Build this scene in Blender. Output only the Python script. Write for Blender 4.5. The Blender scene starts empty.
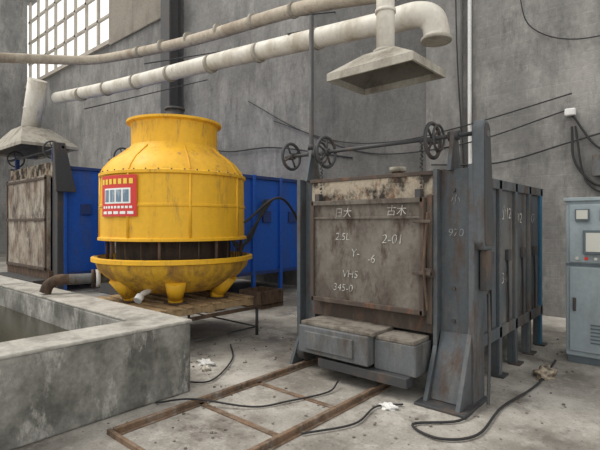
import bpy, bmesh, math, random
from mathutils import Vector, Matrix
random.seed(4)
S=bpy.context.scene
COL=S.collection
# ------------------------------------------------------------- materials
def nn(t,k,**kw):
    n=t.nodes.new(k)
    for a,b in kw.items(): setattr(n,a,b)
    return n
def ramp(t,inp,p0,p1,c0=(0,0,0,1),c1=(1,1,1,1)):
    r=nn(t,'ShaderNodeValToRGB'); e=r.color_ramp.elements
    e[0].position=p0;e[1].position=p1;e[0].color=c0;e[1].color=c1
    t.links.new(inp,r.inputs[0]); return r.outputs[0]
def mix(t,f,a,b,mode='MIX'):
    m=nn(t,'ShaderNodeMix',data_type='RGBA',blend_type=mode)
    for s,v in ((0,f),(6,a),(7,b)):
        if hasattr(v,'is_linked'): t.links.new(v,m.inputs[s])
        elif s==0: m.inputs[0].default_value=v
        else: m.inputs[s].default_value=(*v,1) if len(v)==3 else v
    return m.outputs[2]
def noise(t,vec,scale,detail=5,rough=.6):
    n=nn(t,'ShaderNodeTexNoise'); n.inputs['Scale'].default_value=scale
    n.inputs['Detail'].default_value=detail; n.inputs['Roughness'].default_value=rough
    t.links.new(vec,n.inputs['Vector']); return n.outputs[0]
def pos(t,sx=1,sy=1,sz=1):
    g=nn(t,'ShaderNodeNewGeometry'); m=nn(t,'ShaderNodeMapping')
    m.inputs['Scale'].default_value=(sx,sy,sz)
    t.links.new(g.outputs['Position'],m.inputs['Vector']); return m.outputs[0]
def base(name):
    m=bpy.data.materials.new(name); m.use_nodes=True
    return m,m.node_tree,m.node_tree.nodes['Principled BSDF']
def dirty(name,col,dirt,d0=.5,d1=.7,scale=3,rough=.6,metal=0,streak=.35,amount=1,var=.25,bump=.15,col3=None,c3=(.52,.72),s3=5):
    m,t,b=base(name)
    n1=noise(t,pos(t,1,1,streak),scale,8,.65)
    f=ramp(t,n1,d0,d1,(0,0,0,1),(amount,amount,amount,1))
    c=mix(t,f,col,dirt)
    if col3:
        c=mix(t,ramp(t,noise(t,pos(t,1.3,1.3,streak*.7+.1),s3,8,.75),*c3),c,col3)
    n2=noise(t,pos(t),scale*7,5,.7)
    v=ramp(t,n2,.3,.7,(1-var,1-var,1-var,1),(1,1,1,1))
    c=mix(t,1.0,c,v,'MULTIPLY')
    t.links.new(c,b.inputs['Base Color'])
    b.inputs['Metallic'].default_value=metal
    t.links.new(ramp(t,n1,.35,.7,(rough,)*3+(1,),(min(1,rough+.3),)*3+(1,)),b.inputs['Roughness'])
    if bump:
        bp=nn(t,'ShaderNodeBump'); bp.inputs['Strength'].default_value=bump; bp.inputs['Distance'].default_value=.01
        t.links.new(n2,bp.inputs['Height']); t.links.new(bp.outputs[0],b.inputs['Normal'])
    return m
M={}
M['grey']=dirty('steel_grey_paint',(.078,.092,.104),(.17,.157,.14),.47,.73,3,.55,col3=(.075,.048,.035),c3=(.50,.64),s3=4)
M['greyd']=dirty('steel_dark',(.05,.052,.055),(.14,.09,.06),.52,.75,5,.55)
M['greyl']=dirty('steel_light_grey',(.125,.135,.142),(.08,.062,.05),.44,.64,5,.6,col3=(.22,.195,.16),c3=(.52,.68))
M['teal']=dirty('teal_paint',(.03,.13,.22),(.1,.09,.08),.6,.8,3)
M['blue']=dirty('blue_paint',(.014,.10,.47),(.06,.085,.19),.48,.74,2.2,.4,bump=.03)
M['blued']=dirty('blue_dark_paint',(.018,.05,.20),(.05,.045,.05),.5,.75,3,.5)
M['yellow']=dirty('yellow_fibreglass',(.80,.44,.015),(.57,.28,.03),.46,.74,2.2,.5,streak=.16,amount=.85,var=.12,bump=.05,col3=(.27,.15,.05),c3=(.54,.72),s3=6)
M['yrust']=dirty('yellow_stained',(.72,.41,.025),(.32,.17,.04),.44,.62,5,.6,streak=.3,var=.25,col3=(.11,.065,.035),c3=(.55,.68),s3=6)
M['rust']=dirty('rust_brown',(.13,.08,.05),(.045,.03,.022),.4,.65,9,.85)
M['darkfill']=dirty('tower_fill_dark',(.055,.035,.024),(.02,.015,.012),.4,.65,9,.9)
M['door']=dirty('furnace_door_plate',(.18,.162,.138),(.105,.088,.072),.42,.62,3,.8,streak=.6,var=.28,col3=(.055,.036,.026),c3=(.49,.62),s3=3.2)
M['refr']=dirty('refractory_scorched',(.40,.34,.26),(.035,.028,.022),.45,.56,4.5,.9,streak=.8,var=.35,col3=(.18,.09,.045),c3=(.52,.64),s3=6)
M['slab']=dirty('cast_slab_dusty',(.235,.21,.175),(.11,.09,.075),.43,.62,7,.9,var=.3,col3=(.05,.04,.033),c3=(.58,.7))
M['burn']=dirty('burnt_steel',(.075,.056,.045),(.17,.13,.10),.5,.75,7,.8,streak=.3,col3=(.22,.09,.04),c3=(.55,.7))
M['duct']=dirty('duct_galvanised',(.64,.61,.54),(.34,.28,.20),.46,.74,2.5,.5,var=.15,col3=(.22,.15,.09),c3=(.60,.76))
M['ductb']=dirty('duct_dusty_brown',(.46,.40,.315),(.28,.225,.165),.45,.7,3,.7,col3=(.16,.11,.075),c3=(.58,.75))
M['hood']=dirty('hood_dusty',(.37,.345,.29),(.18,.155,.12),.46,.70,4,.7)
M['hoodin']=dirty('hood_dark_inside',(.13,.12,.10),(.07,.06,.05),.5,.75,4,.8)  # darker tone than the outer hood, used on its inner faces
M['conc']=dirty('pool_concrete',(.32,.315,.285),(.125,.123,.108),.41,.60,2.2,.9,streak=.8,var=.38,bump=.8,col3=(.60,.59,.55),c3=(.54,.70),s3=2.6)
M['concr']=dirty('pool_rim_concrete',(.47,.45,.405),(.215,.20,.175),.44,.66,2.6,.9,var=.32,bump=.8)
M['rail']=dirty('rail_rusty',(.26,.17,.11),(.12,.085,.06),.45,.65,8,.55,metal=.3,col3=(.34,.30,.26),c3=(.5,.7))
M['wood']=dirty('pallet_wood',(.46,.32,.17),(.22,.15,.09),.45,.7,9,.85)
M['black']=dirty('black_rubber',(.018,.018,.02),(.05,.045,.04),.5,.8,6,.6,bump=0)
M['white']=dirty('white_paint',(.72,.72,.70),(.45,.43,.38),.55,.8,6,.6,bump=0)
M['ldoor']=dirty('scorched_pale_door',(.38,.34,.28),(.16,.11,.08),.42,.62,3,.8,streak=.5,col3=(.045,.035,.028),c3=(.51,.63),s3=3)
M['cab']=dirty('cabinet_paint',(.30,.355,.38),(.20,.225,.225),.48,.76,3,.5,var=.14,bump=0)
M['cabd']=dirty('cabinet_trim',(.11,.14,.16),(.08,.09,.1),.5,.8,3,.5,bump=0)
M['beige']=dirty('window_frame_beige',(.44,.40,.34),(.27,.24,.20),.5,.8,2,.7)
M['chalk']=dirty('chalk',(.58,.57,.53),(.19,.17,.15),.44,.62,24,.9,bump=0)
M['chalkf']=dirty('chalk_faint',(.30,.32,.32),(.11,.12,.13),.45,.6,22,.9,bump=0)
M['red']=dirty('sign_red',(.60,.03,.02),(.45,.05,.03),.6,.9,5,.4,bump=0,var=.05)
M['signw']=dirty('sign_white',(.8,.8,.78),(.6,.6,.6),.6,.9,5,.4,bump=0,var=.05)
M['signb']=dirty('sign_photo_tone',(.14,.22,.30),(.35,.42,.48),.5,.6,20,.4,bump=0,var=.2)
M['signy']=dirty('sign_yellow',(.8,.6,.05),(.7,.5,.05),.6,.9,5,.4,bump=0,var=.05)
M['steelcol']=dirty('column_steel',(.07,.07,.072),(.12,.10,.085),.5,.75,2,.6)
m,t,b=base('pool_water'); b.inputs['Base Color'].default_value=(.035,.033,.02,1); b.inputs['Roughness'].default_value=.18; M['water']=m
m,t,b=base('dial_glass'); b.inputs['Base Color'].default_value=(.5,.5,.45,1); b.inputs['Roughness'].default_value=.2; M['dial']=m
# floor
m,t,b=base('floor_concrete'); p=pos(t)
n0=noise(t,p,.6,7,.65)
c=mix(t,ramp(t,n0,.40,.60),(.24,.22,.19),(.55,.52,.47))
n1=noise(t,p,1.5,10,.75)
c=mix(t,ramp(t,n1,.48,.63,(0,0,0,1),(.9,.9,.9,1)),c,(.155,.135,.115))
c=mix(t,ramp(t,noise(t,p,7,8,.75),.54,.70,(0,0,0,1),(.6,.6,.6,1)),c,(.58,.555,.51))
c=mix(t,ramp(t,noise(t,p,24,4,.6),.62,.69,(0,0,0,1),(.7,.7,.7,1)),c,(.11,.09,.07))
fn=noise(t,p,45,5,.8)
c=mix(t,1.0,c,ramp(t,fn,.3,.7,(.66,.66,.66,1),(1,1,1,1)),'MULTIPLY')
t.links.new(c,b.inputs['Base Color'])
t.links.new(ramp(t,n1,.48,.65,(.85,.85,.85,1),(.42,.42,.42,1)),b.inputs['Roughness'])
bp=nn(t,'ShaderNodeBump'); bp.inputs['Strength'].default_value=.4; bp.inputs['Distance'].default_value=.01
t.links.new(fn,bp.inputs['Height']); t.links.new(bp.outputs[0],b.inputs['Normal']); M['floor']=m
def wallmat(name,ax,c1,c2,mort,soot=.5,lime=.65,sootc=(.095,.093,.09),limec=(.42,.405,.38)):
    m,t,b=base(name)
    g=nn(t,'ShaderNodeNewGeometry'); s=nn(t,'ShaderNodeSeparateXYZ'); cc=nn(t,'ShaderNodeCombineXYZ')
    t.links.new(g.outputs['Position'],s.inputs[0]); t.links.new(s.outputs[ax],cc.inputs[0]); t.links.new(s.outputs[2],cc.inputs[1])
    br=nn(t,'ShaderNodeTexBrick'); br.inputs['Scale'].default_value=1
    br.inputs['Brick Width'].default_value=.46; br.inputs['Row Height'].default_value=.22; br.inputs['Mortar Size'].default_value=.009
    br.inputs['Mortar Smooth'].default_value=.9
    br.inputs['Color1'].default_value=(*c1,1); br.inputs['Color2'].default_value=(*c2,1); br.inputs['Mortar'].default_value=(*mort,1)
    t.links.new(cc.outputs[0],br.inputs['Vector'])
    p=pos(t)
    c=br.outputs[0]
    c=mix(t,ramp(t,noise(t,p,.45,8,.7),.42,.60,(0,0,0,1),(soot,soot,soot,1)),c,sootc)
    c=mix(t,ramp(t,noise(t,pos(t,1,1,.4),.9,10,.74),.48,.64,(0,0,0,1),(lime,lime,lime,1)),c,limec)
    c=mix(t,ramp(t,noise(t,pos(t,1,1,.3),3,10,.78),.52,.68,(0,0,0,1),(.75,.75,.75,1)),c,sootc)
    n2=noise(t,p,14,6,.75)
    c=mix(t,1.0,c,ramp(t,n2,.3,.7,(.70,.70,.70,1),(1,1,1,1)),'MULTIPLY')
    t.links.new(c,b.inputs['Base Color']); b.inputs['Roughness'].default_value=.92
    bp=nn(t,'ShaderNodeBump'); bp.inputs['Strength'].default_value=.2; bp.inputs['Distance'].default_value=.01
    t.links.new(br.outputs[1],bp.inputs['Height']); bp.invert=True
    b2=nn(t,'ShaderNodeBump'); b2.inputs['Strength'].default_value=.4; b2.inputs['Distance'].default_value=.02
    t.links.new(n2,b2.inputs['Height']); t.links.new(bp.outputs[0],b2.inputs['Normal']); t.links.new(b2.outputs[0],b.inputs['Normal'])
    return m
M['wall']=wallmat('wall_block',0,(.245,.238,.226),(.228,.221,.210),(.275,.268,.254),.55,.6)
M['wally']=wallmat('wall_block_side',1,(.30,.295,.28),(.28,.275,.26),(.31,.30,.29))
M['wallr']=wallmat('wall_plaster_sooty',0,(.150,.146,.14),(.142,.139,.133),(.158,.154,.148),.65,.45,(.07,.068,.065),(.24,.232,.22))
M['plast']=dirty('pilaster_plaster',(.25,.243,.232),(.13,.127,.122),.42,.65,1.4,.9,bump=.3,col3=(.36,.35,.33),c3=(.55,.7),s3=2)
# ------------------------------------------------------------- builders
ROOT=None
def root(name,x,y,z=0):
    global ROOT
    e=bpy.data.objects.new(name,None); e.empty_display_size=.2; e.location=(x,y,z); COL.objects.link(e); ROOT=e; return e
def fin(name,me,mat,bev=0,smooth=False):
    if isinstance(mat,str): mat=M[mat]
    if not me.materials: me.materials.append(mat)
    o=bpy.data.objects.new(name,me); COL.objects.link(o)
    if ROOT:
        me.transform(Matrix.Translation(-ROOT.location)); o.parent=ROOT
    if smooth:
        for p_ in me.polygons: p_.use_smooth=True
    if bev:
        b_=o.modifiers.new('bev','BEVEL'); b_.width=bev; b_.segments=2; b_.limit_method='ANGLE'
    return o
def pyd(name,verts,faces,mat,bev=0,smooth=False):
    me=bpy.data.meshes.new(name); me.from_pydata(verts,[],faces)
    bm=bmesh.new(); bm.from_mesh(me); bmesh.ops.recalc_face_normals(bm,faces=bm.faces); bm.to_mesh(me); bm.free()
    return fin(name,me,mat,bev,smooth)
def box(name,x0,x1,y0,y1,z0,z1,mat,bev=.006):
    v=[(x,y,z) for x in(x0,x1) for y in(y0,y1) for z in(z0,z1)]
    f=[(0,1,3,2),(4,6,7,5),(0,4,5,1),(2,3,7,6),(0,2,6,4),(1,5,7,3)]
    return pyd(name,v,f,mat,bev)
def prism(name,pts,axis,a0,a1,mat,bev=.004):
    def mk(p,a):
        if axis=='x': return (a,p[0],p[1])
        if axis=='y': return (p[0],a,p[1])
        return (p[0],p[1],a)
    n=len(pts); v=[mk(p,a0) for p in pts]+[mk(p,a1) for p in pts]
    f=[tuple(range(n)),tuple(range(n,2*n))]+[(i,(i+1)%n,(i+1)%n+n,i+n) for i in range(n)]
    return pyd(name,v,f,mat,bev)
def cyl(name,p0,p1,r,mat,seg=24,r1=None):
    p0=Vector(p0);p1=Vector(p1);d=p1-p0; r1=r if r1 is None else r1
    q=d.to_track_quat('Z','Y'); v=[];f=[]
    for i in range(seg):
        a=2*math.pi*i/seg; c=Vector((math.cos(a),math.sin(a),0))
        v.append(p0+q@(c*r)); v.append(p1+q@(c*r1))
    for i in range(seg):
        j=(i+1)%seg; f.append((2*i,2*j,2*j+1,2*i+1))
    f.append(tuple(2*i for i in range(seg))); f.append(tuple(2*i+1 for i in range(seg)))
    me=bpy.data.meshes.new(name); me.from_pydata([tuple(x) for x in v],[],f)
    bm=bmesh.new(); bm.from_mesh(me); bmesh.ops.recalc_face_normals(bm,faces=bm.faces); bm.to_mesh(me); bm.free()
    for k,p_ in enumerate(me.polygons):
        if k<seg: p_.use_smooth=True
    return fin(name,me,mat)
def lathe(name,cx,cy,prof,mat,seg=72,a0=0,a1=2*math.pi,smooth=True):
    full=abs(a1-a0-2*math.pi)<1e-5; n=seg if full else seg+1; v=[];f=[]
    for i in range(n):
        a=a0+(a1-a0)*i/seg
        for r,z in prof: v.append((cx+r*math.cos(a),cy+r*math.sin(a),z))
    L=len(prof)
    for i in range(seg):
        j=(i+1)%n
        for k in range(L-1): f.append((i*L+k,j*L+k,j*L+k+1,i*L+k+1))
    o=pyd(name,v,f,mat,0,smooth)
    if smooth:
        e=o.modifiers.new('es','EDGE_SPLIT'); e.split_angle=math.radians(35)
    return o
def smoothpts(P,k=8):
    P=[Vector(p) for p in P]; Q=[2*P[0]-P[1]]+P+[2*P[-1]-P[-2]]; out=[]
    for i in range(1,len(Q)-2):
        a,b_,c,d=Q[i-1],Q[i],Q[i+1],Q[i+2]
        for s in range(k):
            u=s/k; out.append(.5*((2*b_)+(c-a)*u+(2*a-5*b_+4*c-d)*u*u+(-a+3*b_-3*c+d)*u**3))
    out.append(P[-1]); return out
def tube(name,P,r,mat,smooth=True,k=8,res=6):
    pts=smoothpts(P,k) if smooth else [Vector(p) for p in P]
    cu=bpy.data.curves.new(name,'CURVE'); cu.dimensions='3D'; cu.bevel_depth=r; cu.bevel_resolution=res; cu.use_fill_caps=True
    sp=cu.splines.new('POLY'); sp.points.add(len(pts)-1)
    off=ROOT.location if ROOT else Vector((0,0,0))
    for i,p_ in enumerate(pts): sp.points[i].co=(*(p_-off),1)
    sp.use_smooth=True
    cu.materials.append(M[mat]); o=bpy.data.objects.new(name,cu); COL.objects.link(o)
    if ROOT: o.parent=ROOT
    return o
def ringx(name,c,R,r,mat,seg=40):
    v=[];f=[];k=10
    for i in range(seg):
        a=2*math.pi*i/seg
        for j in range(k):
            b_=2*math.pi*j/k; rr=R+r*math.cos(b_)
            v.append((c[0]+r*math.sin(b_),c[1]+rr*math.cos(a),c[2]+rr*math.sin(a)))
    for i in range(seg):
        for j in range(k): f.append((i*k+j,((i+1)%seg)*k+j,((i+1)%seg)*k+(j+1)%k,i*k+(j+1)%k))
    return pyd(name,v,f,mat,0,True)
def wheelx(name,c,R,mat,spokes=4,ph=.3):
    ringx(name+'_rim',c,R,.019,mat)
    for i in range(spokes):
        a=ph+2*math.pi*i/spokes
        cyl(name+'_spoke_%d'%i,c,(c[0],c[1]+R*math.cos(a),c[2]+R*math.sin(a)),.012,mat,10)
    cyl(name+'_hub',(c[0]-.04,c[1],c[2]),(c[0]+.04,c[1],c[2]),.04,mat,20)
def text(name,s,loc,rot,size,mat='chalk'):
    cu=bpy.data.curves.new(name,'FONT'); cu.body=s; cu.size=size; cu.extrude=.0008; cu.offset=-.0014; cu.materials.append(M[mat]); cu.shear=.15
    o=bpy.data.objects.new(name,cu); COL.objects.link(o); o.location=Vector(loc)-(ROOT.location if ROOT else Vector()); o.rotation_euler=rot
    if ROOT: o.parent=ROOT
    return o
# ------------------------------------------------------------- room
ROOT=None
WY=8.75
box('floor',-27,4,-3,WY+.3,-.2,0,'floor',0)
root('wall_back',-11,WY+.15)
box('wall_lower',-27,4,WY,WY+.3,0,8.8,'wall',0)
box('wall_upper',-17.6,4,WY,WY+.3,8.8,14,'wall',0)
box('wall_head',-27,-17.6,WY,WY+.3,13.2,14,'wall',0)
box('pilaster',-4.15,-3.45,WY-.14,WY,0,13,'plast',.01)
box('sooty_render',-7.2,-4.15,WY-.04,WY,0,13,'wallr',.01)
n=34; pts=[]
for i in range(n*4+1):
    pts.append((-17.5+i*(4.0/(n*4)),WY-.08-.05*math.sin(i*math.pi/2)))
V=[(x,y,8.6) for x,y in pts]+[(x,y,13.5) for x,y in pts]; L=len(pts)
pyd('corrugated_cladding',V,[(i,i+1,i+1+L,i+L) for i in range(L-1)],'beige')
root('wall_left',-26.85,3)
box('wall_left_panel',-27,-26.7,-3,WY,0,14,'wally',0)
root('window_1',-20,WY)
u=-26.6
while u<-17.6:
    box('mullion',u,u+.12,WY+.05,WY+.15,8.8,13.2,'beige',0); u+=1.1
for z in (8.8,9.9,11,12.1): box('transom',-26.7,-17.6,WY+.05,WY+.15,z,z+.1,'beige',0)
box('sill',-26.7,-17.5,WY-.12,WY+.05,8.66,8.82,'beige',0)
root('steel_column',-12.9,WY-.3)
box('web',-12.93,-12.87,WY-.5,WY-.02,0,12,'steelcol',0)
box('flange_front',-13.15,-12.65,WY-.54,WY-.49,0,12,'steelcol',0)
box('flange_back',-13.15,-12.65,WY-.06,WY-.01,0,12,'steelcol',0)
box('base_plate',-13.25,-12.55,WY-.62,WY-.01,0,.04,'steelcol',0)
# ------------------------------------------------------------- grey furnace
root('heat_treatment_furnace',-2.54,5.4)
X0,X1,Y0,Y1=-3.43,-1.60,4.22,6.7
box('body',X0,X1,Y0,Y1,.42,2.03,'grey',.01)
box('roof_cover',X0+.1,X1-.1,Y0+.1,Y1-.1,2.03,2.08,'refr',.01)
for s,xa,xb in (('r',X1,X1+.035),('l',X0-.05,X0)):
    for i,y in enumerate((4.95,5.5,6.05,6.58)):
        box('rib_%s_%d'%(s,i),xa,xb,y,y+.08,0,2.05,'teal' if i==3 else 'grey')
        box('foot_%s_%d'%(s,i),xa-.03,xb+.05,y-.04,y+.13,0,.02,'greyd',0)
        box('leg_%s_%d'%(s,i),xa-.06,xa,y,y+.08,0,.42,'grey',0)
    box('top_rail_'+s,xa,xb,Y0,Y1,1.95,2.05,'grey')
    box('bottom_rail_'+s,xa,xb,Y0,Y1,.40,.52,'grey')
box('back_ledge',X0,X1,Y1,Y1+.1,.42,2.0,'teal')
# front frame
box('front_post_left',-3.50,-3.33,4.08,4.24,0,2.1,'grey')
box('front_post_left_flange',-3.52,-3.47,3.98,4.24,0.02,2.1,'grey')
box('front_post_right',-1.84,-1.50,4.10,4.24,.35,2.1,'grey')
box('front_post_right_edge',-1.53,-1.48,4.0,4.26,0,2.12,'grey')
box('front_post_right_inner',-1.86,-1.82,4.0,4.24,.3,2.1,'grey')
prism('gusset_right',[(3.72,0),(4.24,0),(4.24,.75),(4.06,.75)],'x',-1.54,-1.50,'grey')
prism('gusset_inner',[(3.78,0),(4.24,0),(4.24,.6),(4.06,.6)],'x',-1.86,-1.82,'grey')
prism('gusset_left',[(3.85,0),(4.24,0),(4.24,.5),(4.08,.5)],'x',-3.52,-3.48,'grey')
prism('leg_panel',[(3.86,.03),(3.90,.03),(4.12,.6),(4.08,.6)],'x',-1.82,-1.54,'grey')
box('leg_foot_right',-1.9,-1.44,3.70,4.26,0,.025,'greyd')
for k,(x,z) in enumerate(((-1.7,1.9),(-1.7,1.0),(-1.7,.7))): cyl('bolt_%d'%k,(x,4.1,z),(x,4.08,z),.018,'greyd',8)
box('sill_beam',-3.33,-1.86,4.06,4.24,.56,.74,'burn')
box('lintel_refractory',-3.34,-1.86,4.03,4.26,1.80,2.07,'refr',.02)
box('lintel_band',-3.36,-1.84,4.02,4.26,2.05,2.09,'burn')
# door
D0,D1,DZ0,DZ1=-3.27,-1.93,.74,1.84
box('door_plate',D0+.02,D1-.02,3.96,4.04,DZ0+.02,DZ1-.02,'door',.01)
box('door_rim_top',D0,D1,3.935,4.05,DZ1-.05,DZ1,'door'); box('door_rim_bot',D0,D1,3.935,4.05,DZ0,DZ0+.05,'burn')
box('door_rim_l',D0-.01,D0+.035,3.935,4.05,DZ0,DZ1,'burn'); box('door_rim_r',D1-.035,D1+.01,3.935,4.05,DZ0,DZ1,'burn')
box('door_rib_mid',D0+.03,D1-.03,3.945,3.97,DZ1-.20,DZ1-.175,'door')
box('burnt_jamb',-1.92,-1.862,3.98,4.1,.66,1.86,'burn',.01)
for x in (-3.20,-1.99):
    box('lift_lug',x-.03,x+.03,3.95,4.02,1.83,1.92,'greyd')
    for k in range(13):
        z=1.90+k*.038
        cyl('chain_link',(x,4.02+(.008 if k%2 else -.008),z),(x,4.05,z+.032),.010,'greyd',8)
box('latch_bar',-2.02,-1.84,3.9,3.94,1.12,1.15,'burn'); box('latch_bar_low',-2.02,-1.84,3.9,3.94,1.60,1.63,'burn')
cyl('door_roller_a',(-1.93,3.95,1.14),(-1.84,3.95,1.14),.045,'burn')
tube('jamb_rod',[(-1.88,3.93,.8),(-1.90,3.9,1.2),(-1.88,3.93,1.7)],.012,'rust')
SZ=2.41
cyl('lifting_shaft',(-3.85,4.15,SZ),(-1.46,4.15,SZ),.02,'greyd')
wheelx('handwheel_a',(-3.76,4.15,SZ),.155,'greyd',4,.5)
wheelx('handwheel_b',(-3.22,4.15,SZ),.17,'greyd',5,.2)
wheelx('handwheel_c',(-1.93,4.15,SZ-.02),.165,'greyd',4,.8)
ringx('sprocket_c',(-1.87,4.15,SZ),.12,.012,'greyd'); ringx('sprocket_b',(-3.30,4.15,SZ),.12,.012,'greyd')
for x in (-3.42,-1.72):
    prism('bearing_bracket',[(4.02,2.08),(4.28,2.08),(4.19,2.45),(4.11,2.45)],'x',x-.02,x+.02,'grey')
    cyl('bearing',(x-.05,4.15,SZ),(x+.05,4.15,SZ),.045,'greyd')
prism('chain_guard',[(3.99,2.44),(4.03,2.50),(4.13,2.50),(4.18,2.44),(4.30,1.46),(4.26,1.36),(4.05,1.36),(4.00,1.43)],'x',-1.50,-1.40,'grey',.02)
prism('chain_guard_rim',[(4.02,2.43),(4.05,2.47),(4.12,2.47),(4.15,2.43),(4.27,1.46),(4.24,1.40),(4.06,1.40),(4.03,1.44)],'x',-1.405,-1.392,'greyd',.003)
cyl('guard_bolt',(-1.385,4.08,2.38),(-1.40,4.08,2.38),.03,'greyl')
box('counterweight',-1.47,-1.40,4.10,4.24,1.0,1.36,'greyd',.01)
tube('brace_rod',[(-1.46,4.3,.95),(-1.40,4.15,.5),(-1.36,4.0,.05)],.014,'greyd')
cyl('burner_stub',(-2.5,4.5,2.05),(-2.5,4.5,2.18),.06,'rust'); cyl('burner_cap',(-2.5,4.5,2.16),(-2.5,4.5,2.21),.09,'hood')
for i,(y,z) in enumerate(((4.72,1.25),(5.28,1.25),(5.83,1.25),(6.35,1.25))):
    box('terminal_box_%d'%i,X1,X1+.04,y-.05,y+.05,z-.06,z+.06,'greyd')
    tube('side_conduit_%d'%i,[(X1+.015,y,z-.05),(X1+.02,y+.01,.8),(X1+.02,y,.45)],.010,'black')
# bogie front
box('bogie_box',-3.20,-2.34,3.64,4.05,.25,.53,'greyl',.012)
box('bogie_box_door',-3.10,-2.50,3.62,3.645,.30,.48,'greyl',.006)
box('bogie_top_slab',-3.19,-2.30,3.67,4.06,.53,.57,'slab',.01)
box('bogie_right_box',-2.33,-1.90,3.74,4.06,.22,.50,'greyl',.01)
box('bogie_right_slab',-2.32,-1.92,3.74,4.06,.50,.54,'slab',.01)
box('bogie_step',-2.95,-1.95,3.66,3.80,.13,.22,'greyd')
for x in (-3.35,-2.31):
    for y in (3.95,5.2,6.3): cyl('bogie_wheel',(x-.05,y,.17),(x+.05,y,.17),.11,'greyd')
box('bogie_chassis',-3.38,-2.2,3.85,6.6,.2,.3,'greyd')
box('bogie_deck',-3.3,-1.95,4.3,6.6,.3,.42,'rust')
R=(math.pi/2,0,0)
for s,x,z,sz in (('日大',-2.95,1.67,.11),('古木',-2.32,1.68,.11),('2.5L',-2.95,1.42,.11),('2-01',-2.38,1.40,.13),('VHS',-2.86,1.03,.11),('345-0',-2.98,.88,.11),('-6',-2.55,1.2,.12),('Y-',-2.75,1.25,.12)):
    text('chalk_mark',s,(x,3.955 if z<1.6 else 3.94,z),R,sz)
R2=(math.pi/2,0,math.pi/2)
for s,y,z,sz in (('975',4.35,1.55,.19),('小12',5.08,1.65,.17),('9/2',5.62,1.6,.17),('3-1',5.1,.95,.17),('K7',6.2,1.6,.17),('LL',4.4,.9,.17)):
    text('chalk_mark',s,(X1+.004,y,z),R2,sz)
text('chalk_mark','970',(-1.76,4.096,1.48),R,.10,'chalkf'); text('chalk_mark','小',(-1.74,4.096,1.78),R,.10,'chalkf')
root('vent_standpipe',-3.57,4.32)
cyl('pipe',(-3.60,4.34,0),(-3.60,4.34,4.15),.028,'greyd'); cyl('foot',(-3.60,4.34,0),(-3.60,4.34,.02),.07,'greyd')
cyl('collar',(-3.60,4.34,2.5),(-3.60,4.34,2.56),.045,'greyd')
# ------------------------------------------------------------- hood
def hoodf(name,u0,u1,v0,v1,z,ducttop,r,hh=.24,lean=0):
    root(name,(u0+u1)/2,(v0+v1)/2,z)
    t_=.07; cu,cv=(u0+u1)/2,(v0+v1)/2
    for nm,a in (('rim_front',(u0,u1,v0,v0+.02)),('rim_back',(u0,u1,v1-.02,v1)),('rim_left',(u0,u0+.02,v0+.02,v1-.02)),('rim_right',(u1-.02,u1,v0+.02,v1-.02))):
        box(nm,*a,z,z+t_,'hood',0)
    b=[(u0,v0,z+t_),(u1,v0,z+t_),(u1,v1,z+t_),(u0,v1,z+t_)]
    w=r*1.9
    tq=[(cu-w,cv-w*.75,z+hh),(cu+w,cv-w*.75,z+hh),(cu+w,cv+w*.75,z+hh),(cu-w,cv+w*.75,z+hh)]
    pyd('skirt',b+tq,[(i,(i+1)%4,(i+1)%4+4,i+4) for i in range(4)]+[(4,5,6,7)],'hood')
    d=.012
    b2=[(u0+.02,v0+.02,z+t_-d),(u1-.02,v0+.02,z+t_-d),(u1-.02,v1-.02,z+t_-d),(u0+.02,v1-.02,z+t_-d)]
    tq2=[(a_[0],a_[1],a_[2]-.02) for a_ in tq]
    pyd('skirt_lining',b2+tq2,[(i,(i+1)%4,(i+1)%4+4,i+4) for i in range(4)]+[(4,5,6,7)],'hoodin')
    cyl('duct_riser',(cu,cv,z+hh-.02),(cu+lean,cv,ducttop),r,'duct'); cyl('duct_flange',(cu,cv,z+hh),(cu,cv,z+hh+.03),r+.03,'hood')
    f=.4; cyl('duct_seam',(cu+lean*f,cv,z+hh+(ducttop-z-hh)*f),(cu+lean*f,cv,z+hh+(ducttop-z-hh)*f+.03),r+.012,'duct')
hoodf('extraction_hood',-2.68,-1.78,3.46,4.1,2.95,4.15,.085)
tube('riser_elbow',[(-2.23,3.78,4.1),(-2.23,3.82,4.25),(-2.24,4.0,4.38),(-2.3,4.6,4.4),(-2.35,4.95,4.35)],.085,'duct')
hoodf('extraction_hood.001',-14.4,-11.7,3.7,5.0,3.42,5.2,.22,.6,.5)
# ------------------------------------------------------------- ducts
root('exhaust_duct',-6,5.1,4.3)
tube('main',[(-12.4,4.75,4.80),(-9.6,4.85,4.56),(-6,5.05,4.38),(-2.9,5.2,4.18)],.14,'duct',k=3)
tube('end_elbow',[(-3.0,5.2,4.185),(-2.65,5.21,4.17),(-2.46,5.25,4.09),(-2.42,5.3,3.92),(-2.42,5.3,3.84)],.155,'duct')
for i in range(8):
    x=-3.0-i*1.15; f=(x+2.9)/(-6.7); z=4.18+.38*f; y=5.2-.35*f
    cyl('joint_%d'%i,(x-.03,y,z),(x+.03,y,z),.157,'hood')
cyl('elbow_flange',(-2.42,5.3,3.85),(-2.42,5.3,3.81),.185,'hood')
for i,x in enumerate((-4.6,-8.2,-11.4)):
    cyl('hanger_%d'%i,(x,5.0,4.4),(x,8.74,6.0),.014,'greyd',8)
root('return_duct',-7,5.8,5.4)
tube('main',[(-3.2,5.75,4.85),(-5.06,5.8,5.2),(-8,5.8,5.45),(-10.7,5.8,5.8),(-12.0,5.4,5.85),(-12.4,4.4,5.7),(-12.1,2.9,5.3),(-11.4,1.5,5.0)],.115,'ductb',k=5)
for i in range(6):
    x=-5.2-i*1.0; z=5.2+(-5.06-x)*.105
    cyl('joint_%d'%i,(x-.03,5.8,z),(x+.03,5.8,z),.135,'hood')
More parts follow.
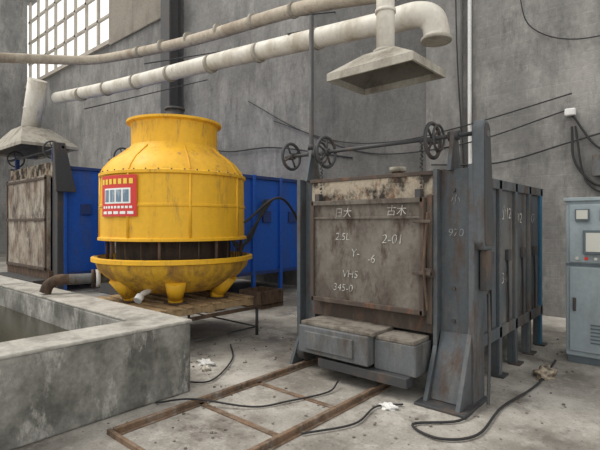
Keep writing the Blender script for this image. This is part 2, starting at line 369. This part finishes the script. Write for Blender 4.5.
for i,x in enumerate((-6.5,-10.0)): cyl('hanger_%d'%i,(x,5.8,5.4),(x,8.74,6.6),.014,'greyd',8)
root('wall_conduit',-3.3,WY-.05,4)
tube('white_pipe',[(-3.3,WY-.06,12),(-3.3,WY-.06,3.6),(-3.28,WY-.06,2.2),(-3.28,WY-.06,.05)],.035,'white',False)
tube('cable',[(-3.55,WY-.18,8.5),(-3.5,WY-.18,5),(-3.38,WY-.1,2.5)],.012,'black')
# ------------------------------------------------------------- blue furnaces
def bluef(name,u0,u1,v0,v1,H,hb):
    root(name,(u0+u1)/2,(v0+v1)/2)
    box('body',u0,u1,v0+.1,v1,hb,H,'blue',.01)
    n=int((v1-v0)/.85)+1
    for i in range(n):
        y=v0+.15+i*(v1-v0-.3)/max(1,n-1)
        for s,a in (('r',(u1,u1+.08)),('l',(u0-.08,u0))):
            box('rib_%s%d'%(s,i),a[0],a[1],y-.035,y+.035,0,H+.02,'blue')
    for z in (H-.06,hb): box('band_r',u1,u1+.06,v0+.1,v1,z,z+.07,'blued')
    for i in range(n-1):
        y=v0+.15+(i+.5)*(v1-v0-.3)/max(1,n-1)
        box('terminal_%d'%i,u1,u1+.05,y-.12,y+.12,H*.62,H*.62+.25,'blued')
    for nm,a in (('l',(u0-.05,u0+.22)),('r',(u1-.22,u1+.06))):
        box('front_post_'+nm,a[0],a[1],v0-.02,v0+.14,0,H+.15,'greyd')
    w0,w1=u0+.3,u1-.3
    box('lintel',w0-.1,w1+.1,v0-.02,v0+.12,H-.25,H+.1,'refr')
    box('door',w0,w1,v0-.12,v0-.02,hb+.1,H-.2,'ldoor',.01)
    for z in (hb+.12,H-.3,(hb+H)/2): box('door_rib',w0,w1,v0-.15,v0-.11,z,z+.06,'burn')
    for x in (w0,w1-.06): box('door_stile',x,x+.06,v0-.15,v0-.11,hb+.1,H-.2,'burn')
    box('sill',w0-.1,w1+.1,v0-.1,v0+.12,hb-.1,hb+.1,'rust')
    box('bogie_front',w0,w1,v0-.4,v0,.15,hb-.1,'greyd')
    cyl('lift_shaft',(u0-.2,v0+.05,H+.4),(u1+.2,v0+.05,H+.4),.03,'greyd')
    for x in (w0+.1,w1-.1): wheelx('sprocket',(x,v0+.05,H+.4),.2,'greyd'); box('shaft_bracket',x+.07,x+.13,v0,v0+.1,H+.08,H+.42,'blued')
    prism('chain_guard',[(v0-.15,H+.5),(v0+.1,H+.5),(v0+.35,H-.6),(v0-.1,H-.6)],'x',u1+.1,u1+.2,'greyd',.02)
bluef('blue_furnace',-9.7,-7.15,4.85,8.45,2.6,.5)
bluef('blue_furnace.001',-14.2,-10.95,4.2,7.4,2.9,.4)
# ------------------------------------------------------------- cooling tower
TX,TY=-5.62,3.74
root('cooling_tower',TX,TY,.57)
lathe('casing',TX,TY,[(.95,1.37),(.985,1.37),(1.01,1.375),(1.01,1.405),(.978,1.42),(.978,1.80),(.990,1.81),(.990,1.835),(.975,1.845),(.970,2.20),(.997,2.215),(.997,2.25),(.965,2.265),(.94,2.32),(.84,2.44),(.70,2.545),(.62,2.60),(.60,2.63),(.60,2.645),(.588,2.65),(.588,2.91),(.60,2.95),(.65,2.97),(.65,3.0),(.57,3.0),(.56,2.7),(.75,2.42),(.93,2.15),(.93,1.37)],'yellow')
for i in range(8):
    a=math.radians(-35+45*i+12); c,s=math.cos(a),math.sin(a)
    cyl('casing_seam_%d'%i,(TX+.98*c,TY+.98*s,1.40),(TX+.974*c,TY+.974*s,2.22),.018,'yellow',8)
    tube('cone_seam_%d'%i,[(TX+r*c,TY+r*s,z) for r,z in ((.965,2.265),(.94,2.32),(.84,2.44),(.70,2.545),(.61,2.62))],.013,'yellow',False,res=3)
for i in range(40):
    a=2*math.pi*i/40; c,s=math.cos(a),math.sin(a)
    cyl('flange_bolt_%d'%i,(TX+.984*c,TY+.984*s,2.25),(TX+.984*c,TY+.984*s,2.268),.009,'greyd',6)
lathe('inner_fill',TX,TY,[(.78,.90),(.78,1.5)],'darkfill')
lathe('fill_ceiling',TX,TY,[(.0,1.5),(.94,1.5)],'darkfill')
for i in range(24):
    a=2*math.pi*i/24; c,s=math.cos(a),math.sin(a)
    if i%3==0: cyl('louvre_post_%d'%i,(TX+.93*c,TY+.93*s,1.08),(TX+.93*c,TY+.93*s,1.38),.020,'rust',8)
    else: cyl('louvre_post_%d'%i,(TX+.90*c,TY+.90*s,1.06),(TX+.91*c,TY+.91*s,1.38),.006,'rust',8)
lathe('basin',TX,TY,[(0,.68),(.56,.68),(.64,.70),(.78,.78),(.92,.89),(1.01,.99),(1.03,1.05),(1.035,1.09),(1.085,1.10),(1.085,1.14),(1.02,1.15),(.97,1.07),(.85,.94),(.0,.90)],'yrust')
lathe('basin_rim_band',TX,TY,[(1.035,1.08),(1.092,1.095),(1.092,1.145),(1.05,1.153)],'yellow')
for i in range(6):
    a=math.radians(-33+60*i); c,s=math.cos(a),math.sin(a)
    cyl('basin_leg_%d'%i,(TX+.65*c,TY+.65*s,.635),(TX+.80*c,TY+.80*s,.90),.095,'yellow',12,.15)
    cyl('basin_foot_%d'%i,(TX+.65*c,TY+.65*s,.58),(TX+.65*c,TY+.65*s,.65),.095,'yellow',12)
    box('basin_leg_pad_%d'%i,TX+.65*c-.11,TX+.65*c+.11,TY+.65*s-.11,TY+.65*s+.11,.565,.585,'rust')
cyl('fan_motor',(TX,TY,2.9),(TX,TY,3.20),.12,'greyd'); cyl('motor_cap',(TX,TY,3.20),(TX,TY,3.23),.14,'greyd')
for i in range(3):
    a=math.radians(20+60*i); c,s=math.cos(a),math.sin(a)
    cyl('motor_arm_%d'%i,(TX-.57*c,TY-.57*s,2.97),(TX+.57*c,TY+.57*s,2.97),.02,'greyd',8)
for i in range(4):
    a=math.radians(10+90*i); c,s=math.cos(a),math.sin(a)
    pyd('fan_blade_%d'%i,[(TX+.1*c-.05*s,TY+.1*s+.05*c,2.86),(TX+.1*c+.05*s,TY+.1*s-.05*c,2.91),(TX+.52*c+.09*s,TY+.52*s-.09*c,2.90),(TX+.52*c-.09*s,TY+.52*s+.09*c,2.87)],[(0,1,2,3)],'white')
def patch(nm,a0,a1,z0,z1,mat,r):
    return lathe(nm,TX,TY,[(r,z0),(r,z1)],mat,seg=16,a0=math.radians(a0),a1=math.radians(a1))
patch('sign_panel',-97,-60,1.68,2.19,'red',1.0)
patch('sign_photo',-92,-65,1.84,2.03,'signw',1.002)
for k in range(4): patch('sign_photo_%d'%k,-91.2+6.6*k,-86.2+6.6*k,1.86,2.01,'signb',1.004)
for k in range(7): patch('sign_heading_%d'%k,-95.5+4.9*k,-92.4+4.9*k,2.08,2.145,'signy',1.003)
for k in range(5): patch('sign_line_%d'%k,-94+6.6*k,-89+6.6*k,1.71,1.745,'signw',1.003)
for k in range(9): patch('sign_small_%d'%k,-94+3.5*k,-91.6+3.5*k,1.78,1.81,'signw',1.003)
# outlet pipe toward pool
tube('outlet_pipe',[(TX-.40,TY-.68,.86),(TX-.50,TY-.95,.86),(TX-.62,TY-1.22,.86)],.07,'greyl',False)
cyl('outlet_flange',(TX-.46,TY-.86,.86),(TX-.48,TY-.91,.86),.12,'white')
cyl('outlet_flange_b',(TX-.485,TY-.925,.86),(TX-.50,TY-.96,.86),.12,'rust')
tube('outlet_drop',[(TX-.61,TY-1.20,.86),(TX-.66,TY-1.32,.86),(TX-.70,TY-1.42,.80),(TX-.71,TY-1.46,.70)],.07,'rust')
tube('drain_pipe',[(TX+.36,TY-.62,.74),(TX+.44,TY-.76,.72),(TX+.48,TY-.82,.68)],.033,'white')
cyl('drain_cap',(TX+.47,TY-.80,.71),(TX+.50,TY-.86,.66),.05,'white')
tube('hose_a',[(TX+.9,TY+.5,1.6),(TX+1.2,TY+.9,1.95),(TX+1.0,TY+1.6,1.5),(TX+.8,TY+2.0,1.1)],.018,'black')
# stand + pallet
root('steel_stand',TX+.1,TY)
xs=(TX-.80,TX+.84); ys=(TY-.80,TY+.80)
for x in xs:
    for y in ys: cyl('leg',(x,y,0),(x,y,.40),.022,'greyd',10)
    box('beam_y',x-.03,x+.03,ys[0],ys[1],.38,.42,'rust')
for y in ys: box('beam_x',xs[0],xs[1],y-.03,y+.03,.38,.42,'rust')
for y in ys: cyl('low_brace',(xs[0],y,.12),(xs[1],y,.12),.012,'greyd',8)
for x in xs: cyl('low_brace_y',(x,ys[0],.12),(x,ys[1],.12),.012,'greyd',8)
cyl('mid_leg',(TX+.3,ys[0],0),(TX+.3,ys[0],.40),.018,'greyd',8)
root('wooden_pallet',TX,TY,.425)
for i in range(8):
    y=TY-.78+i*.2; box('slat_%d'%i,TX-.78,TX+.84,y,y+.13,.535,.560,'wood')
for x in (TX-.76,TX-.03,TX+.72):
    box('runner',x,x+.1,TY-.78,TY+.75,.45,.535,'wood')
for y in (TY-.78,TY-.05,TY+.63): box('skid',TX-.76,TX+.82,y,y+.12,.427,.45,'wood')
# ------------------------------------------------------------- pool
root('concrete_pool',-6.5,.8)
PX1,PY1=-3.64,2.60; T=.40; PX0,PY0=-10.5,-2.4
box('wall_right',PX1-T,PX1,PY0,PY1,0,.66,'conc',.02); box('wall_far',PX0,PX1-T,PY1-T,PY1,0,.66,'conc',.02)
box('wall_end',PX0,PX0+T,PY0,PY1-T,0,.66,'conc',.02)
box('rim_right',PX1-T-.01,PX1+.012,PY0,PY1+.01,.655,.685,'concr',.012); box('rim_far',PX0,PX1-T-.01,PY1-T,PY1+.01,.655,.685,'concr',.012)
box('water',PX0+T,PX1-T,PY0,PY1-T,.0,.38,'water',0)
# ------------------------------------------------------------- rails
root('bogie_track',-2.83,3)
for i,x in enumerate((-3.33,-2.31)):
    box('rail_%d_foot'%i,x-.045,x+.045,1.68,6.6,0,.012,'rail',.002)
    box('rail_%d_web'%i,x-.010,x+.010,1.68,6.6,.012,.038,'rail',0)
    box('rail_%d_head'%i,x-.019,x+.019,1.68,6.6,.036,.055,'rail',.004)
for i,y in enumerate((2.45,3.15)):
    box('tie_%d'%i,-3.33,-2.31,y,y+.05,0,.012,'rail',.002)
box('tie_angle',-3.38,-2.3,1.65,1.68,0,.04,'rail',.002)
# ------------------------------------------------------------- cabinet
root('control_cabinet',-.75,6.3)
cx0,cx1,cy0,cy1=-1.17,-.3,6.02,6.5
box('body',cx0,cx1,cy0,cy1,.08,1.86,'cab',.012)
box('plinth',cx0+.02,cx1-.02,cy0+.02,cy1-.02,0,.08,'cabd')
box('top_lid',cx0-.02,cx1+.02,cy0-.03,cy1,1.85,1.89,'cab')
box('upper_door',cx0+.04,cx1-.04,cy0-.02,cy0,1.15,1.81,'cab',.008)
box('lower_door',cx0+.04,cx1-.04,cy0-.02,cy0,.14,1.10,'cab',.008)
box('seam',cx0,cx1,cy0-.006,cy0,1.11,1.14,'cabd',0)
for i in range(3):
    x=cx0+.17+i*.24
    box('meter_%d'%i,x-.07,x+.07,cy0-.045,cy0-.02,1.62,1.76,'cabd'); box('meter_face_%d'%i,x-.055,x+.055,cy0-.05,cy0-.045,1.645,1.745,'dial',0)
box('recorder',cx0+.18,cx0+.52,cy0-.06,cy0-.02,1.25,1.52,'cabd'); box('recorder_face',cx0+.21,cx0+.49,cy0-.065,cy0-.06,1.28,1.49,'dial',0)
for i in range(4): cyl('button_%d'%i,(cx0+.12+i*.09,cy0-.04,1.2),(cx0+.12+i*.09,cy0-.02,1.2),.018,'red' if i%2 else 'dial',16)
box('handle',cx0+.08,cx0+.11,cy0-.05,cy0-.02,.6,.75,'greyd')
for i in range(6): box('louvre_%d'%i,cx0+.25,cx1-.2,cy0-.028,cy0-.02,.25+i*.04,.265+i*.04,'cabd',0)
# ------------------------------------------------------------- cables
root('wall_cables',-2,WY-.1,3)
w=WY-.06
for k,(P,r) in enumerate(((([(-8.5,w,4.3),(-6.5,w,3.55),(-4.8,w-.2,3.3),(-3.3,w-.1,3.45),(-1.6,w,3.75)]),.012),
   (([(-9.5,w,5.0),(-7.5,w,3.9),(-5.5,w,3.15),(-3.4,w-.1,3.1),(-1.6,w,3.5)]),.012),
   (([(-4.0,w-.15,2.75),(-2.8,w,2.7),(-1.6,w,2.95),(-.5,w,3.2)]),.014),
   (([(-1.6,w,3.2),(-1.55,w,2.6),(-1.2,w,2.2),(-.8,w,2.5),(-.2,w,3.2)]),.020),
   (([(-1.55,w,3.2),(-1.4,w,2.3),(-1.0,w,2.05),(-.6,w,2.2),(.2,w,2.7)]),.016),
   (([(-1.6,w,3.4),(-1.2,w,2.8),(-.7,w,2.9),(.2,w,3.5)]),.018),
   (([(-3.2,w,8),(-2.5,w,6),(-2.2,w,5),(-1.2,w,4.6),(.5,w,5)]),.010),
   (([(-12.4,w,4.2),(-10.5,w,3.7),(-8.5,w,3.6),(-6,w,3.1)]),.018))):
    tube('cable_%d'%k,P,r,'black',res=3)
box('insulator_box',-1.7,-1.54,w-.06,w+.04,3.38,3.5,'white',.02)
box('junction_box',-1.3,-1.0,w-.1,w+.04,2.35,2.7,'greyl',.01)
root('floor_cable',-3,3)
tube('cable_a',[(-3.6,2.2,.02),(-3.33,2.4,.065),(-2.9,2.7,.02),(-2.75,3.0,.02),(-2.62,3.4,.02),(-2.65,3.6,.06)],.008,'black')
tube('cable_b',[(-1.42,3.95,.05),(-1.45,3.6,.02),(-1.7,3.3,.02),(-1.45,3.2,.02),(-1.25,3.45,.02),(-1.28,4.1,.02),(-1.2,4.9,.02),(-1.25,5.9,.02)],.010,'black')
tube('cable_c',[(-4.6,3.9,.02),(-4.1,3.5,.02),(-3.7,2.9,.02),(-3.85,2.68,.02)],.008,'black')
tube('cable_d',[(-2.25,2.6,.02),(-2.05,3.0,.02),(-2.1,3.4,.02),(-1.95,3.6,.02)],.008,'black')
root('hose_bundle',-7.0,6.2,1.6)
for k in range(4):
    tube('hose_%d'%k,[(-7.03+.03*k,5.4+.1*k,2.2),(-6.95,5.9+.06*k,1.3-.08*k),(-6.95,6.4,1.25+.05*k),(-7.03,6.9+.08*k,2.1)],.022,'black')
def blob(name,x,y,sx,sy,sz,mat,z=0):
    global ROOT; ROOT=None
    me=bpy.data.meshes.new(name); bm=bmesh.new(); bmesh.ops.create_icosphere(bm,subdivisions=3,radius=1)
    for v in bm.verts:
        n=1+.35*math.sin(v.co.x*5+v.co.y*3)*math.cos(v.co.z*4+v.co.y*5)
        v.co=Vector((v.co.x*sx*n,v.co.y*sy*n,max(0,v.co.z*sz*n+sz*.25)))
    bm.to_mesh(me); bm.free(); me.materials.append(M[mat]); o=bpy.data.objects.new(name,me); COL.objects.link(o); o.location=(x,y,z)
    return o
blob('cotton_rag',-4.2,3.2,.12,.07,.045,'white'); blob('cotton_rag',-4.05,3.08,.06,.05,.035,'duct')
blob('cotton_rag',-2.02,3.48,.08,.05,.035,'white')
blob('rubble_pile',-1.22,5.3,.09,.18,.07,'refr'); blob('rubble_pile',-6.9,5.3,.3,.25,.12,'rust')
me=bpy.data.meshes.new('floor_debris'); bm=bmesh.new()
for i in range(420):
    x=random.uniform(-5.5,-.8); y=random.uniform(1.6,7.5); s=random.uniform(.005,.016)
    if -3.5<x<-1.5 and y>3.6: continue
    if x<-3.6 and y<2.65: continue
    r_=bmesh.ops.create_icosphere(bm,subdivisions=1,radius=s)
    for v in r_['verts']: v.co=Vector((v.co.x*random.uniform(.7,1.4)+x,v.co.y+y,v.co.z*.6+s*.5))
bm.to_mesh(me); bm.free(); me.materials.append(M['slab']); COL.objects.link(bpy.data.objects.new('floor_debris',me))
root('scrap_crate',-6.4,6.2)
box('bottom',-6.7,-6.1,5.9,6.5,.05,.08,'wood')
for a in ((-6.7,-6.67,5.9,6.5),(-6.13,-6.1,5.9,6.5),(-6.67,-6.13,5.9,5.93),(-6.67,-6.13,6.47,6.5)): box('side',*a,.0,.32,'rust',0)
# ------------------------------------------------------------- light, world, camera
ROOT=None
w_=bpy.data.worlds.new('world'); S.world=w_; w_.use_nodes=True
bg=w_.node_tree.nodes['Background']; bg.inputs[0].default_value=(1,.99,.965,1); bg.inputs[1].default_value=1.2
sl=bpy.data.lights.new('daylight','SUN'); sl.energy=2.2; sl.angle=math.radians(30); sl.color=(1,.96,.90)
so=bpy.data.objects.new('daylight',sl); COL.objects.link(so); so.rotation_euler=Vector((.55,.40,-.95)).to_track_quat('-Z','Y').to_euler()
cd=bpy.data.cameras.new('camera'); cam=bpy.data.objects.new('camera',cd); COL.objects.link(cam)
cd.sensor_width=36; cd.lens=27.5; cd.shift_y=-2/600; cd.clip_start=.05
cam.location=(0,0,1.6); cam.rotation_euler=(math.pi/2,0,math.radians(41.1))
S.camera=cam
try:
    S.view_settings.view_transform='Standard'; S.view_settings.look='None'
except Exception as e: print(e)
